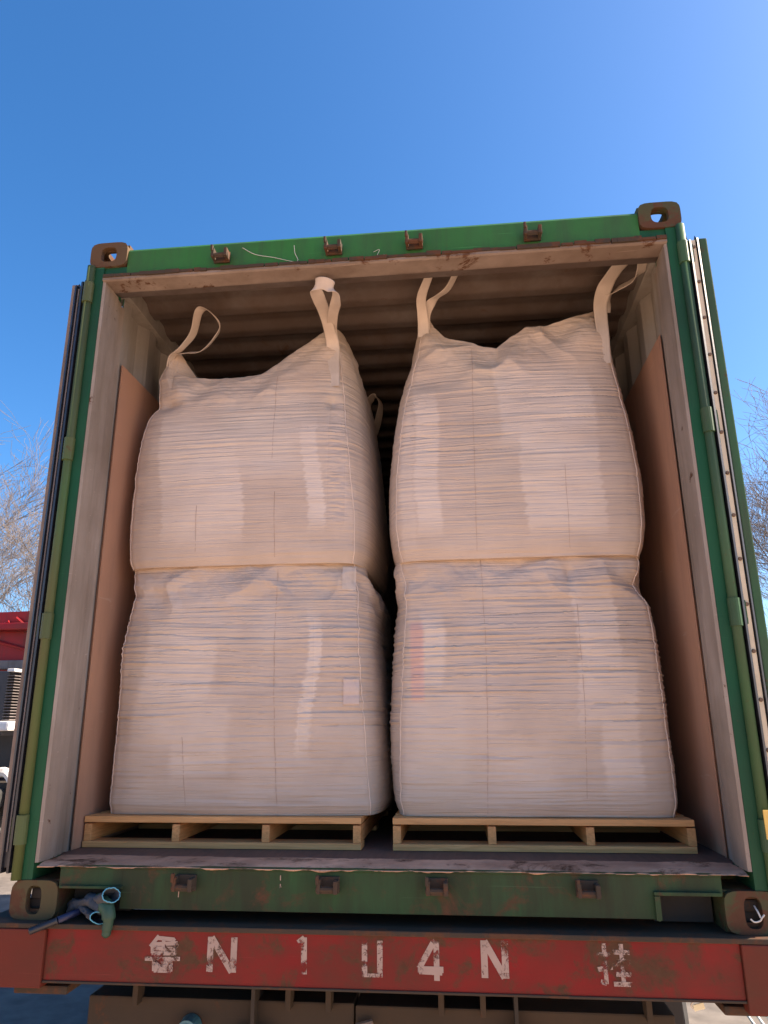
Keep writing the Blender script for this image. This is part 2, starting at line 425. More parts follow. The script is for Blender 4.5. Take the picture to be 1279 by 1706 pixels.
# sill
sl = bmesh.new()
def sill_seg(x0, x1, zb):
    add_prism(sl, [(.004, zb), (.004, .150), (-.002, .153), (-.002, .1615), (.16, .1615), (.16, zb)], x0, x1, 0)
sill_seg(-.842, .868, .033); sill_seg(-1.0565, -.8425, .092); sill_seg(.8685, 1.0565, .099)
part('sill', sl, GREEN_DIRTY, con)
for x0, x1 in ((-1.05, -.843), (.869, 1.05)):
    part('sill_recess', box(x0, x1, .1, .156, .004, .09), DARK_STEEL, con)
bm = bmesh.new()
add_prism(bm, [(.868, .098), (.852, .098), (.852, .033), (.860, .030), (.868, .033)], -.012, .0035, 1)
add_box(bm, .852, 1.05, -.010, .0035, .0995, .110, .002)
part('recess_rim', bm, GREEN_DIRTY, con)
part('recess_rim', box(-1.05, -.835, -.008, .0035, .0925, .101, bev=.002), GREEN_DIRTY, con)
# threshold plate with chipped edge
nx, ny = 340, 16
xs_ = np.linspace(-1.1365, 1.1365, nx); ys_ = np.linspace(-.006, .150, ny)
X, Y = np.meshgrid(xs_, ys_)
Zt = .1665-.0035*sstep(.05, -.004, Y)+.003*fbm(X*6, Y*20)+.0015*fbm(X*40, Y*60)-np.exp(-((Y+.006)/.012)**2)*.006*(1+fbm(X*22, Y*0, 3))
Y2 = Y-.004*(Y < .02)*fbm(X*30, Y*0, 8)
top_ = np.stack([X, Y2, Zt], -1); bot = top_[:1].copy(); bot[..., 2] = .158
bot0 = bot.copy(); bot0[..., 1] = .002
link('threshold_plate', grid_mesh('threshold_plate', np.concatenate([bot0, bot, top_])), SILL_WORN, con)
# lock keepers
def keeper(x, z, up, mat):
    bm = bmesh.new(); s = 1 if up else -1
    add_box(bm, x-.034, x+.034, -.004, .006, z-.024, z+.024, .002)
    add_box(bm, x-.034, x-.022, -.040, -.004, z-.020, z+.022, .003)
    add_box(bm, x+.020, x+.034, -.044, -.004, z-.020, z+.018, .003)
    add_box(bm, x-.022, x+.020, -.034, -.026, z-.020, z-.004, .003)
    add_box(bm, x-.036, x-.026, -.046, -.032, z+.008, z+.034, .003)
    add_tube(bm, [(x-.036, -.03, z-.008), (x+.036, -.03, z-.008)], .009, 8)
    return part('lock_keeper', bm, mat, con)
for x in (-.639, -.166, .165, .637): keeper(x, 2.477, True, STEEL_RUST)
for x in (-.622, -.151, .194, .655): keeper(x, .114, False, STEEL_RUST)
# thin scratch-like string caught on the header
part('loose_string', tube(spline([at(404, 413, .008), at(425, 424, .006), at(455, 429, .004), at(494, 436, .004), at(491, 421, .006), at(490, 409, .008)], 6), .0011, 5), STRING, con)
part('loose_string', tube(spline([at(622, 420, .008), at(632, 416, .004), at(628, 427, .002), at(640, 424, .002), at(622, 430, .002)], 5), .0009, 5), STRING, con)

def corr(pitch, depth, a0, a1, lo):
    """trapezoid corrugation as list of (along, offset)"""
    pts = []; a = a0
    while a < a1:
        for f, d in ((0, 0), (.28, 0), (.5, 1), (.78, 1)):
            if a+f*pitch < a1: pts.append((a+f*pitch, lo+d*depth))
        a += pitch
    pts.append((a1, lo)); return pts
for sx in (-1, 1):
    inn = corr(.278, .034, .246, LEN-.18, 1.176)
    outl = [(a, b+.0025) for a, b in inn]
    poly = [(sx*b, a) for a, b in inn]+[(sx*b, a) for a, b in outl[::-1]]
    part('side_wall', prism(poly, .160, 2.475, 2), WALL_IN, con)
    part('bottom_rail', box(*sorted((sx*1.178, sx*1.2165)), .179, LEN-.179, .012, .1595), GREEN_DIRTY, con)
    part('top_rail', box(*sorted((sx*1.150, sx*1.2165)), .179, LEN-.179, 2.4755, 2.60), WALL_IN, con)
# outer paint skin of the side walls
for sx in (-1, 1):
    inn = corr(.278, .034, .246, LEN-.18, 1.180)
    poly = [(sx*b, a) for a, b in inn]+[(sx*(b+.002), a) for a, b in inn[::-1]]
    part('side_wall_outer_skin', prism(poly, .160, 2.475, 2), GREEN, con)
# roof with lateral corrugations
rc = []
yy = .171; k = 0
crest0 = .48-.21*2
ys2 = np.arange(.172, LEN-.172, .0105)
ph = ((ys2-crest0)/.2105) % 1
zz = 2.553-.030*np.clip(1.6*(np.cos(2*np.pi*ph)*.5+.5)-.3, 0, 1)
X = np.stack([np.full_like(ys2, x) for x in np.linspace(-1.20, 1.20, 12)])
P = np.stack([X, np.broadcast_to(ys2, X.shape), np.broadcast_to(zz, X.shape)], -1)
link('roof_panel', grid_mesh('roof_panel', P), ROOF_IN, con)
P2 = P.copy(); P2[..., 2] += .003
link('roof_outer_skin', grid_mesh('roof_outer_skin', P2), GREEN, con)
part('floor_board', box(-1.135, 1.135, .152, .1695, .13, .1622, bev=0), FLOOR_W, con)
part('floor_board', box(-1.174, 1.174, .170, LEN-.1, .135, .162), FLOOR_W, con)
part('front_wall', box(-1.2, 1.2, LEN-.16, LEN-.12, .12, 2.5), WALL_IN, con)
for z0, z1 in ((.0, .12), (2.47, 2.57)): part('front_beam', box(-1.05, 1.05, LEN-.17, LEN-.01, z0, z1), GREEN, con)
for sx in (-1, 1): part('front_post', box(*sorted((sx*1.1, sx*1.216)), LEN-.17, LEN-.005, .12, 2.4725), GREEN, con)
part('bottom_beam', box(-1.15, 1.15, 1.5, 1.6, .02, .13), DARK_STEEL, con)

# doors folded back along the sides
for sx in (-1, 1):
    d0 = part('door', box(*sorted((sx*1.274, sx*1.304)), .006 if sx > 0 else .03, 1.19, .145, 2.415, bev=.004), GREEN_ROD2 if sx > 0 else EDGE, con,
              label='green door leaf folded back with a pale bolted edge strip' if sx > 0 else 'door leaf folded back, weathered brown edge')
    def lip(xa, xb, y0, y1, z1, spiky=0):
        pl = [(sx*xa, .06), (sx*xa, y1), (sx*(xa+.003), y0), (sx*(xb-.004), y0+.004), (sx*xb, y1), (sx*xb, .06)]
        bm = prism(pl, .135, z1, 2)
        # torn pointed tip
        c = [bm.verts.new((sx*xa, y1, z1)), bm.verts.new((sx*xb, y1, z1)), bm.verts.new((sx*(xa+xb)/2, .05, z1)), bm.verts.new((sx*(xa+.002), y1, z1+spiky))]
        bm.faces.new((c[0], c[1], c[3])); bm.faces.new((c[1], c[2], c[3])); bm.faces.new((c[2], c[0], c[3]))
        return part('gasket_lip', bm, RUBBER, d0)
    if sx > 0:
        lip(1.225, 1.240, -.020, .012, 2.395, .05); lip(1.2585, 1.2725, -.008, .010, 2.41, .022)
        part('gasket_strip', box(1.2400, 1.2575, .000, .006, .45, 2.405, bev=.0015), STRIP, d0)
        for k in range(13):
            z = 1.602+(k-5)*-.153 if False else 2.372-.1545*k
            if z > .47:
                bm = bmesh.new(); add_tube(bm, [(1.2488, .001, z), (1.2488, -.005, z)], [.0075, .006], 8); part('bolt', bm, BOLT, d0)
        part('gasket_backing', box(1.2385, 1.2615, .0065, .060, .15, 2.40), RUBBER, d0)
    else:
        lip(1.228, 1.245, -.012, .010, 2.40, .03); lip(1.256, 1.272, -.010, .010, 2.385, .02)
        part('gasket_backing', box(-1.2605, -1.2385, .0, .060, .15, 2.375), RUBBER, d0)
        part('gasket_strip', box(-1.2535, -1.2485, -.004, -.0005, .2, 2.37, bev=.001), GREY_STEEL, d0)  # thin grey line added as the highlight along the black rubber
    # locking rods on the outer (now inner) side and ribs on the back
    for xo, y in ((1.315, .35), (1.315, .85)):
        part('locking_rod', tube([(sx*(xo), y, .2), (sx*xo, y, 2.35)], .014, 10), GREY_STEEL, d0)
part('inspection_tag', box(1.196, 1.222, -.028, -.024, .262, .345, bev=.001), YELLOW, con)

# ------------------------------------------------------------------ hardboard sheets leaning on the side walls
for sx, lab in ((-1, 'brown hardboard sheet lining the left wall beside the sagging-top bag'), (1, 'brown hardboard sheet lining the right wall beside the twin-strap bag')):
    n = 60
    yv = np.linspace(.262, 2.70, n); zv = np.linspace(.1635, 2.150, 30)
    Yg, Zs = np.meshgrid(yv, zv)
    Xg = 1.1685+.0022*np.sin(Zs*2.1+sx)*np.cos(Yg*2)
    A = np.stack([sx*Xg, Yg, Zs+.012*(Yg-.25)*(Zs > 2.1)], -1); B = A.copy(); B[..., 0] -= sx*.004
    bm = bmesh.new()
    me = grid_mesh('s', A); bm.from_mesh(me); me2 = grid_mesh('s', B); bm.from_mesh(me2)
    add_box(bm, *sorted((sx*1.160, sx*1.1635)), .2605, .2635, .1635, 2.14)
    o = part('hardboard_sheet', bm, HARDBOARD, smooth=False); o['label'] = lab; o['category'] = 'board'; o['group'] = 'hardboard sheets lining the container walls'

# ------------------------------------------------------------------ pallets
def pallet_meshes():
    tb = from_bm(box(-.533, .533, -.047, .047, -.011, .011, bev=.002), 'top_board')
    st = from_bm(box(-.0145, .0145, -.54, .54, -.030, .030, bev=.002), 'stringer')
    bb = from_bm(box(-.533, .533, -.047, .047, -.011, .011, bev=.002), 'bottom_board')
    tb.materials.append(WOOD_X); st.materials.append(WOOD_Y); bb.materials.append(WOOD_X); return tb, st, bb
TBm, STm, BBm = pallet_meshes()
def pallet(x, y0, label, grp='wooden pallets under the bags', w=1.066):
    t = thing('wooden_pallet', label, 'pallet', (x, y0+.545, .162), grp)
    for k in range(9):
        o = link('top_board', TBm, None, t, (x, y0+.047+k*.1245, .2625+random.uniform(-.001, .001)))
        o.rotation_euler = (0, 0, random.uniform(-.003, .003)); o.scale = (w/1.066, 1, 1)
    for dx in (-.518, -.173, .173, .518):
        link('stringer', STm, None, t, (x+dx*w/1.066+random.uniform(-.003, .003), y0+.545, .2160))
    for k in (0, 4, 8):
        o = link('bottom_board', BBm, None, t, (x, y0+.047+k*.1245, .1745)); o.scale = (w/1.066, 1, 1)
    return t
pallet(-.6245, .328, 'pale pine pallet beneath the front left stack of bags')
pallet(.5575, .328, 'pale pine pallet beneath the front right stack of bags')
pallet(-.6245, 1.56, 'wooden pallet deep inside, beneath the rear left stack')
pallet(.5575, 1.56, 'wooden pallet deep inside, beneath the rear right stack')

# ------------------------------------------------------------------ bulk bags
def bag(label, prof, z0, ztop, seed, patches=(), yb=1.43, side_bulge=(.045, .045), folds=1.0, zc=None, dense=True,
        front_bulge=.022, center_z=None, pink=(), dents=(), loc=None, group='white bulk bags stacked in the container', glosses=(), seams=(), ppatch=()):
    """prof rows: z, x left, x right, y front. ztop: (x fraction -1..1 along the front, z) outline of the top edge."""
    cxm = .5*(prof[0][1]+prof[0][2])
    t = thing('bulk_bag', label, 'bulk bag', (cxm, .5*(prof[0][3]+yb), z0), group)
    NF, NSd, NB, NV = (190, 80, 20, 370) if dense else (60, 36, 14, 90)
    def seg(n): return np.linspace(-1, 1, n, endpoint=False)
    a = np.concatenate([seg(NF), np.ones(NSd), -seg(NB), -np.ones(NSd)])
    b = np.concatenate([-np.ones(NF), seg(NSd), np.ones(NB), -seg(NSd)])
    n = 14.0
    r = (np.abs(a)**n+np.abs(b)**n)**(1/n); a, b = a/r*1.0, b/r*1.0
    NI = len(a); tv = np.linspace(0, 1, NV)
    pr = np.array(prof)
    zt_f = np.interp(a, [p[0] for p in ztop], [p[1] for p in ztop])
    zl, zr = ztop[0][1], ztop[-1][1]
    edge = np.where(a < 0, zl, zr); sagside = .10*(1-np.clip(np.abs(b), 0, 1)**2)
    back = (zl+zr)/2*.5+edge*.5-.10*(1-a**2)
    wf = sstep(-.60, -.98, b)
    zt = wf*zt_f+(1-wf)*np.where(b > .9, back, edge-sagside)
    zt = zt+.006*fbm(a*7+seed, b*7)
    Z = z0+(zt[None]-z0)*tv[:, None]
    xl = np.interp(Z, pr[:, 0], pr[:, 1]); xr = np.interp(Z, pr[:, 0], pr[:, 2]); yf = np.interp(Z, pr[:, 0], pr[:, 3])
    k = np.array([.03, .07, .13, .2, .25, .25, .2, .13, .07, .03]); # soften the table in z
    def soft(A):
        for _ in range(2 if dense else 1):
            q = np.concatenate([A[:1]]*3+[A]+[A[-1:]]*3); A = (q[:-6]+2*q[1:-5]+3*q[2:-4]+4*q[3:-3]+3*q[4:-2]+2*q[5:-1]+q[6:])/16
        return A
    xl, xr, yf = soft(xl), soft(xr), soft(yf)
    zz = (Z-z0)/(zt[None]-z0)
    puff = np.sin(np.clip(zz, 0, 1)*math.pi*.96+.06)**.34
    foot = .007*(1-sstep(0, .05, zz))
    cx, hw = .5*(xl+xr), .5*(xr-xl)
    sb = np.where(a > 0, side_bulge[1], side_bulge[0])
    X = cx+a*hw+np.sign(a)*np.abs(a)**6*sb*.92*(1-b**4)*puff
    yc = .5*(yf+yb); hd_ = .5*(yb-yf)
    Yc = yc+b*hd_-np.where(b < 0, 1, -.5)*front_bulge*(1-a**2)*np.abs(b)**6*puff
    # corners taper in depth towards the lifting straps
    tip = sstep(.86, 1, zz)
    Yc = Yc+(.03*tip)*(b < 0)
    P = np.stack([X, Yc, Z+0*X], -1)
    P[..., 0] += np.sign(-a)*foot*np.abs(a); P[..., 1] += np.sign(-b)*foot*np.abs(b)
    # normals
    du = np.roll(P, -1, 1)-np.roll(P, 1, 1); dv = np.gradient(P, axis=0)
    N = np.cross(du, dv); N /= np.linalg.norm(N, axis=-1, keepdims=True)+1e-9
    s = np.cumsum(np.linalg.norm(np.roll(P[NV//2], -1, 0)-P[NV//2], axis=-1)); s = np.broadcast_to(s, X.shape)
    warp = .02*fbm(s*2.2+seed, Z*3, seed)
    F1 = fbm(s*2.2+seed, (Z+warp)*30, seed+.5, 3)
    def pleat(fq, sx_, sz_, sd_, sharp):
        ph_ = (Z+.35*warp)*fq+1.1*fbm(s*.9+sd_, Z*2.2, sd_, 2)
        w_ = 1-np.abs((ph_ % 1)*2-1)                       # 0..1..0 across one pleat
        on = sstep(.02, .42, vn(s*sx_+sd_*3+.37*np.floor(ph_+.5), np.floor(ph_+.5)*1.7, sd_))
        return w_**sharp*on
    p1, p2, p3 = pleat(27, 3.2, 1, seed+1, 5), pleat(46, 4.5, 1, seed+2, 4), pleat(17, 2.4, 1, seed+5, 7)
    mask = sstep(-.3, .5, fbm(s*2+seed*2, Z*3.5, seed+4, 3))
    mid = np.exp(-((zz-.55)/.33)**2)
    big = fbm(s*3.0, Z*3.4, seed+8, 3)
    upper = sstep(.70, .93, zz)
    crump = fbm(s*8+Z*5, Z*9-s*3, seed+11, 4)
    crr = 1-np.abs(fbm(s*4+Z*3.5, Z*5-s*2.5, seed+15, 2))*3
    D = folds*(.0022*F1*(.4+.6*mask)+.0042*p1*(.25+mid)*(.4+.6*mask)+.0026*p2*(.4+mid)-.0050*p3*(.3+mid)*(1.1-mask))
    D = D+.010*big*puff+upper*(.013*crump+.013*np.clip(crr, -.5, 1))
    near = np.minimum(1, 2*np.abs(1-zz)*12)     # calm at the very hem
    D = D*(.35+.65*near)
    corner = np.exp(-((np.abs(a)*np.abs(b)-(2**(-2/n)))/.016)**2)
    D = D+.0035*corner*(np.abs(a) > .8)*(np.abs(b) > .8)*(1+.5*F1)
    for (dx, dz, dr, dd, sq) in dents:
        f = (b < -.8)*np.exp(-((X-dx)/dr)**2-((Z-dz)/(dr*sq))**2); D = D+dd*f
    for (x0, x1, q0, q1, st) in glosses:
        f = sstep(x0-.02, x0+.01, X)*(1-sstep(x1-.01, x1+.02, X))*sstep(q0-.03, q0+.01, Z)*(1-sstep(q1-.01, q1+.02, Z))*(b < -.9)
        D = D+f*st*(.0075*np.abs(fbm(X*14, Z*70, seed+3, 3))+.003*fbm(X*22, Z*24, seed+6, 3))
    P = P+N*D[..., None]
    # top membrane sinking to the middle
    rim = P[-1]; ctr = np.array([rim[:, 0].mean(), rim[:, 1].mean(), 0]); zc_ = center_z if center_z else zt.min()-.05
    rows = []
    for kk in np.linspace(.985, .0, 22):
        q = ctr+(rim-ctr)*kk; h = kk**2.2; q[:, 2] = zc_+(rim[:, 2]-zc_)*h-(.010*(1-kk)+.02*(kk > .9)*0)
        q[:, 2] += .012*fbm(q[:, 0]*9, q[:, 1]*9, seed)*(1-kk)*kk*4; rows.append(q)
    bot = []
    for kk in (0, .5, .97):
        q = P[0].copy(); c0 = np.array([q[:, 0].mean(), q[:, 1].mean(), z0]); q = c0+(q-c0)*kk; q[:, 2] = z0+.002; bot.append(q)
    full = np.concatenate([np.stack(bot), P, np.stack(rows)])
    # paler, smoother patches on the bag front: x0,x1,z0,z1,strength,edge
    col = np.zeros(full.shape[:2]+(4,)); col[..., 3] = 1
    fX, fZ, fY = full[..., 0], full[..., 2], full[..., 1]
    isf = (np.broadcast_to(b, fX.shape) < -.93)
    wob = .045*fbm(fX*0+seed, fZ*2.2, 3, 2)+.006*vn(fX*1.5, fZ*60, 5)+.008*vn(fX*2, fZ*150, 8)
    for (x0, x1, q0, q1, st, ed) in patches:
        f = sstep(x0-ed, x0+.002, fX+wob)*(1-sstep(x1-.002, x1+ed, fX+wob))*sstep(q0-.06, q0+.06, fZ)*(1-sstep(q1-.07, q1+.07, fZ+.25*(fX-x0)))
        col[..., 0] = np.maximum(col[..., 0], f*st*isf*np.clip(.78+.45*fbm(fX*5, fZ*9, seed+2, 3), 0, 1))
    for (x0, x1, q0, q1, st) in pink:
        f = sstep(x0-.006, x0+.006, fX)*(1-sstep(x1-.006, x1+.006, fX))*sstep(q0-.03, q0+.01, fZ)*(1-sstep(q1-.01, q1+.02, fZ)); col[..., 1] += f*st
    for (x0, x1, q0, q1, st) in glosses:
        f = sstep(x0-.01, x0+.01, fX)*(1-sstep(x1-.01, x1+.01, fX))*sstep(q0-.03, q0+.01, fZ)*(1-sstep(q1-.01, q1+.02, fZ)); col[..., 2] += f*st*isf
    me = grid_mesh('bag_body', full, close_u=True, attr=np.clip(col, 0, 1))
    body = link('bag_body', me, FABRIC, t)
    def surf(x, z, off=.0015):
        """front surface point at x, z"""
        PF = P[:, :NF]; j = np.argmin((PF[..., 0]-x)**2+(PF[..., 2]-z)**2)
        jj, ii = np.unravel_index(j, PF.shape[:2]); p = PF[jj, ii].copy()
        p[0] = x; p[2] = z; p[1] -= off; return p
    for pts in seams:
        path = []
        for (x, z), (x2, z2) in zip(pts[:-1], pts[1:]):
            m_ = max(2, int(abs(z2-z)/.03))
            for q in range(m_): path.append(surf(x+(x2-x)*q/m_+.0008*math.sin(z*90+q), z+(z2-z)*q/m_, .0006))
        path.append(surf(*pts[-1], .0006)); part('seam_thread', tube(path, .0008, 4), SEAM, t)
    for sgn, i0 in ((-1, 0), (1, NF)):          # piping down both front corners
        cc = P[::3, (i0) % NI] + N[::3, (i0) % NI]*.0015
        if dense: part('corner_piping', tube(cc, .0021, 6), PIPING, t, True)
    for (x0, x1, q0, q1, nm, mt) in ppatch:
        gx = np.linspace(x0, x1, 14); gz = np.linspace(q0, q1, 20)
        A = np.array([[surf(x, z, .0035) for x in gx] for z in gz])
        A[..., 1] = A[..., 1]*.6+A[..., 1].mean(axis=0, keepdims=True)*.4-.001
        bk = A.copy(); bk[..., 1] += .0012
        ring = np.concatenate([bk[:1], A, bk[-1:]])
        link(nm, grid_mesh(nm, ring), mt, t)
    t['_s'] = 1; del t['_s']
    return t, surf, P, NF, NSd

def ribbon(path, wdirs, w, th=.0024, n=8, curl=.0):
    """flat webbing strap swept along a path; wdirs = width direction at the control points"""
    C = spline(path, n); W = spline(wdirs, n); ws = spline([(x, 0, 0) for x in w], n) if isinstance(w, (list, tuple)) else [(w, 0, 0)]*len(C)
    rows = []
    for i, c in enumerate(C):
        tn = np.array(C[min(i+1, len(C)-1)])-np.array(C[max(i-1, 0)]); tn /= np.linalg.norm(tn)+1e-9
        wd = np.array(W[i]); wd = wd-tn*wd.dot(tn); wd /= np.linalg.norm(wd)+1e-9
        nn = np.cross(tn, wd); hw = ws[i][0]/2; ring = []
        prof = [(q, (1-q*q)*curl+.0007*math.cos(q*14)) for q in np.linspace(-1, 1, 11)]
        for q, h in prof: ring.append(c+wd*hw*q+nn*(h+th/2))
        for q, h in prof[::-1]: ring.append(c+wd*hw*q+nn*(h-th/2))
        rows.append(ring)
    return grid_mesh('lifting_strap', np.array(rows), close_u=True)

# lower left
LL, sLL, *_ = bag('large cream bulk bag on the front left pallet, lower of its stack',
    [(.275, -1.112, -.038, .368), (.30, -1.108, -.042, .362), (.44, -1.097, -.058, .355), (.67, -1.099, -.078, .350), (.91, -1.103, -.100, .352), (1.03, -1.092, -.102, .368),
     (1.085, -1.080, -.100, .372), (1.13, -1.076, -.096, .378), (1.19, -1.080, -.112, .374), (1.24, -1.095, -.118, .364), (1.30, -1.095, -.118, .362)],
    .2745, [(-1, 1.262), (1, 1.272)], 3.1, side_bulge=(.03, .062), folds=1.4, center_z=1.25,
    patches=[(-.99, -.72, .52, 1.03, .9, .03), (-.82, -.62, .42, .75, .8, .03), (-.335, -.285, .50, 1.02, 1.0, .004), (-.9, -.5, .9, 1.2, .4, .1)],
    seams=[[(-.448, 1.235), (-.445, .9), (-.43, .6), (-.413, .285)], [(-.795, .56), (-.77, .285)]],
    glosses=[(-.34, -.28, .5, 1.02, .6), (-.17, -.10, .95, 1.2, .5)],
    ppatch=[(-.165, -.105, .675, .775, 'label_pouch', PATCH), (-.178, -.125, 1.13, 1.23, 'fabric_tab', WEB)],
    dents=[(-.95, 1.12, .07, -.02, .8), (-.22, 1.13, .05, -.014, .7), (-.6, 1.15, .08, .010, .5)])
# upper left
UL, sUL, PUL, NFa, NSa = bag('large cream bulk bag with sagging top and upright strap, upper left',
    [(1.240, -1.105, -.114, .360), (1.26, -1.112, -.114, .354), (1.43, -1.121, -.118, .350), (1.65, -1.120, -.142, .352), (1.82, -1.112, -.160, .362), (1.93, -1.098, -.168, .380),
     (1.99, -1.060, -.172, .392), (2.05, -1.055, -.178, .398), (2.17, -1.066, -.190, .405), (2.25, -1.040, -.205, .412), (2.32, -1.02, -.215, .418), (2.36, -1.01, -.225, .42)],
    1.2415, [(-1, 2.335), (-.915, 2.320), (-.83, 2.190), (-.62, 2.150), (-.2, 2.137), (.12, 2.145), (.32, 2.205), (.52, 2.275), (.72, 2.330), (.86, 2.37), (1, 2.40)], 5.7,
    side_bulge=(.02, .085), folds=.8, center_z=2.03,
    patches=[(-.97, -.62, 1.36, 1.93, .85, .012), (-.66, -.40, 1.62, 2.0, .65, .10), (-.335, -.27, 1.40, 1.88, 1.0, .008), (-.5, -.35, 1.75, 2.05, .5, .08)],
    seams=[[(-.487, 2.12), (-.482, 1.70)], [(-.465, 1.55), (-.458, 1.27)], [(-.80, 1.50), (-.797, 1.30)]],
    glosses=[(-.245, -.165, 1.40, 1.95, 1.0), (-.33, -.27, 1.4, 1.9, .3)],
    dents=[(-.232, 1.985, .028, -.022, 1.2), (-.232, 2.0, .045, .012, .5), (-.95, 2.08, .06, .012, 1.1), (-.99, 2.0, .05, -.02, .5), (-.85, 2.07, .05, -.014, .9)])
# lower right
LR, sLR, *_ = bag('cream bulk bag with a faint pink print, lower one on the right pallet',
    [(.270, .040, 1.062, .368), (.29, .038, 1.064, .362), (.42, .038, 1.062, .352), (.60, .042, 1.060, .348), (.75, .050, 1.055, .350), (.95, .062, 1.050, .358), (1.04, .070, 1.040, .372),
     (1.09, .066, 1.018, .372), (1.15, .060, 1.012, .376), (1.22, .046, 1.024, .366), (1.30, .045, 1.026, .362)],
    .2745, [(-1, 1.262), (1, 1.262)], 9.3, side_bulge=(.058, .035), folds=1.6, center_z=1.24,
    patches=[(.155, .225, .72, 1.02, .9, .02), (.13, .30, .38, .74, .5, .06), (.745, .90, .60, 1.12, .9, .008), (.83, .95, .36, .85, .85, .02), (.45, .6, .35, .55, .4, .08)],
    seams=[[(.388, 1.24), (.392, .9), (.385, .6), (.372, .285)], [(.752, 1.05), (.748, .7), (.73, .34)]],
    pink=[(.098, .150, .70, .985, .75)],
    dents=[(.98, 1.13, .05, -.016, .9), (.85, 1.14, .06, .012, .7), (.14, 1.14, .07, -.015, .8), (.735, 1.17, .018, -.016, 2.0)])
# upper right
UR, sUR, PUR, *_ = bag('large cream bulk bag whose straps reach the roof, upper of the right stack',
    [(1.215, .048, 1.024, .360), (1.26, .044, 1.032, .354), (1.39, .032, 1.050, .348), (1.60, .040, 1.052, .350), (1.82, .060, 1.035, .362), (1.98, .088, 1.022, .378),
     (2.08, .110, 1.010, .390), (2.19, .140, .998, .400), (2.28, .158, .985, .405), (2.36, .168, .975, .41), (2.40, .17, .97, .41)],
    1.2400, [(-1, 2.425), (-.92, 2.405), (-.85, 2.345), (-.72, 2.290), (-.50, 2.262), (-.30, 2.228), (-.16, 2.212), (-.02, 2.262), (.16, 2.318), (.36, 2.318), (.62, 2.345), (.78, 2.365), (.90, 2.385), (1, 2.40)], 14.2,
    side_bulge=(.050, .045), folds=1.0, center_z=2.05,
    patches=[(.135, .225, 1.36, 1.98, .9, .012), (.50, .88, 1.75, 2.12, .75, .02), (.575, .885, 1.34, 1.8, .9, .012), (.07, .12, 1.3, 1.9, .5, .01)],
    seams=[[(.392, 2.21), (.383, 1.9), (.374, 1.27)], [(.745, 1.62), (.742, 1.27)]],
    glosses=[(.50, .88, 1.75, 2.1, .15)],
    dents=[(.20, 2.05, .08, -.015, .5), (.72, 2.22, .10, -.014, .8), (.70, 2.28, .02, .012, 3), (.86, 2.2, .06, .012, 1.2)])
# rear stacks, mostly hidden behind
for nm, x0, x1, z0, z1, sd_, lab in (
    (0, -1.10, -.13, .2745, 1.20, 21, 'bulk bag in the dark behind the left stack, lower one'),
    (1, -1.10, -.16, 1.19, 1.92, 23, 'bulk bag in the dark behind the left stack, upper one'),
    (2, .07, 1.05, .2745, 1.20, 25, 'bulk bag in the dark behind the right stack, lower one'),
    (3, .10, 1.04, 1.19, 1.92, 27, 'bulk bag in the dark behind the right stack, upper one')):
    bag(lab, [(z0, x0, x1, 1.62), (z0+.3, x0, x1, 1.585), (z1-.15, x0+.01, x1-.01, 1.60), (z1, x0+.05, x1-.05, 1.66), (z1+.1, x0+.05, x1-.05, 1.66)],
        z0, [(-1, z1+.04), (0, z1-.03), (1, z1+.04)], sd_, yb=2.62, side_bulge=(.03, .06), dense=False, center_z=z1-.08)

X1 = (1, 0, 0)
def strap(t, path, wd, w, **k):
    link('lifting_strap', ribbon(path, wd, w, **k), WEB, t)
# upper left bag, front left: thin loop falling back
strap(UL, [at(284, 622, .46), at(286, 596, .42), at(303, 580, .39), at(322, 555, .375), at(331, 520, .36), at(345, 516, .35), at(366, 542, .36), at(356, 565, .38), at(335, 585, .40), at(310, 588, .42), at(288, 594, .43), at(286, 615, .44)],
      [(.6, .8, .2), (.3, 1, .3), (.25, 1, .3), (.3, 1, .1), (.5, 1, 0), (.3, 1, .2), (-.3, 1, 0), (-.3, 1, .3), (0, 1, .7), (0, 1, .7), (.2, 1, .4), (.4, 1, 0)],
      [.05, .045, .042, .045, .045, .045, .045, .045, .042, .04, .04, .04])
# front right: strap sewn down the corner, standing loop
strap(UL, [sUL(-.235, 2.06, .002), sUL(-.238, 2.16, .003), sUL(-.240, 2.27, .004), at(548, 548, .360), at(540, 520, .27), at(530, 495, .15), at(524, 478, .085), at(532, 472, .060), at(545, 474, .055), at(557, 484, .075), at(560, 500, .13), at(555, 522, .25), at(553, 548, .375), at(556, 575, .42)],
      [X1, X1, X1, X1, (1, -.1, .1), (.9, -.3, .3), (.6, -.5, .8), (.1, -.6, 1), (-.1, -.6, 1), (-.6, -.2, .8), (-.5, .8, .3), (-.6, .8, .1), (-1, .1, 0), (-1, 0, 0)],
      [.062, .062, .060, .050, .052, .056, .050, .050, .052, .050, .048, .045, .045, .05])
# right bag, front left : two legs parting
strap(UR, [at(705, 562, .43), at(705, 540, .415), at(703, 520, .385), at(702, 495, .355), at(712, 466, .30), at(722, 440, .25)],
      [X1, X1, X1, (1, .5, 0), (.8, .8, 0), (.7, .8, 0)], [.05, .05, .045, .045, .042, .045])
strap(UR, [at(708, 555, .44), at(709, 523, .41), at(722, 500, .38), at(744, 483, .33), at(757, 460, .29), at(764, 440, .26)],
      [X1, X1, (1, .2, .4), (.6, 1, .3), (.4, 1, 0), (.4, 1, 0)], [.05, .045, .045, .045, .04, .04])
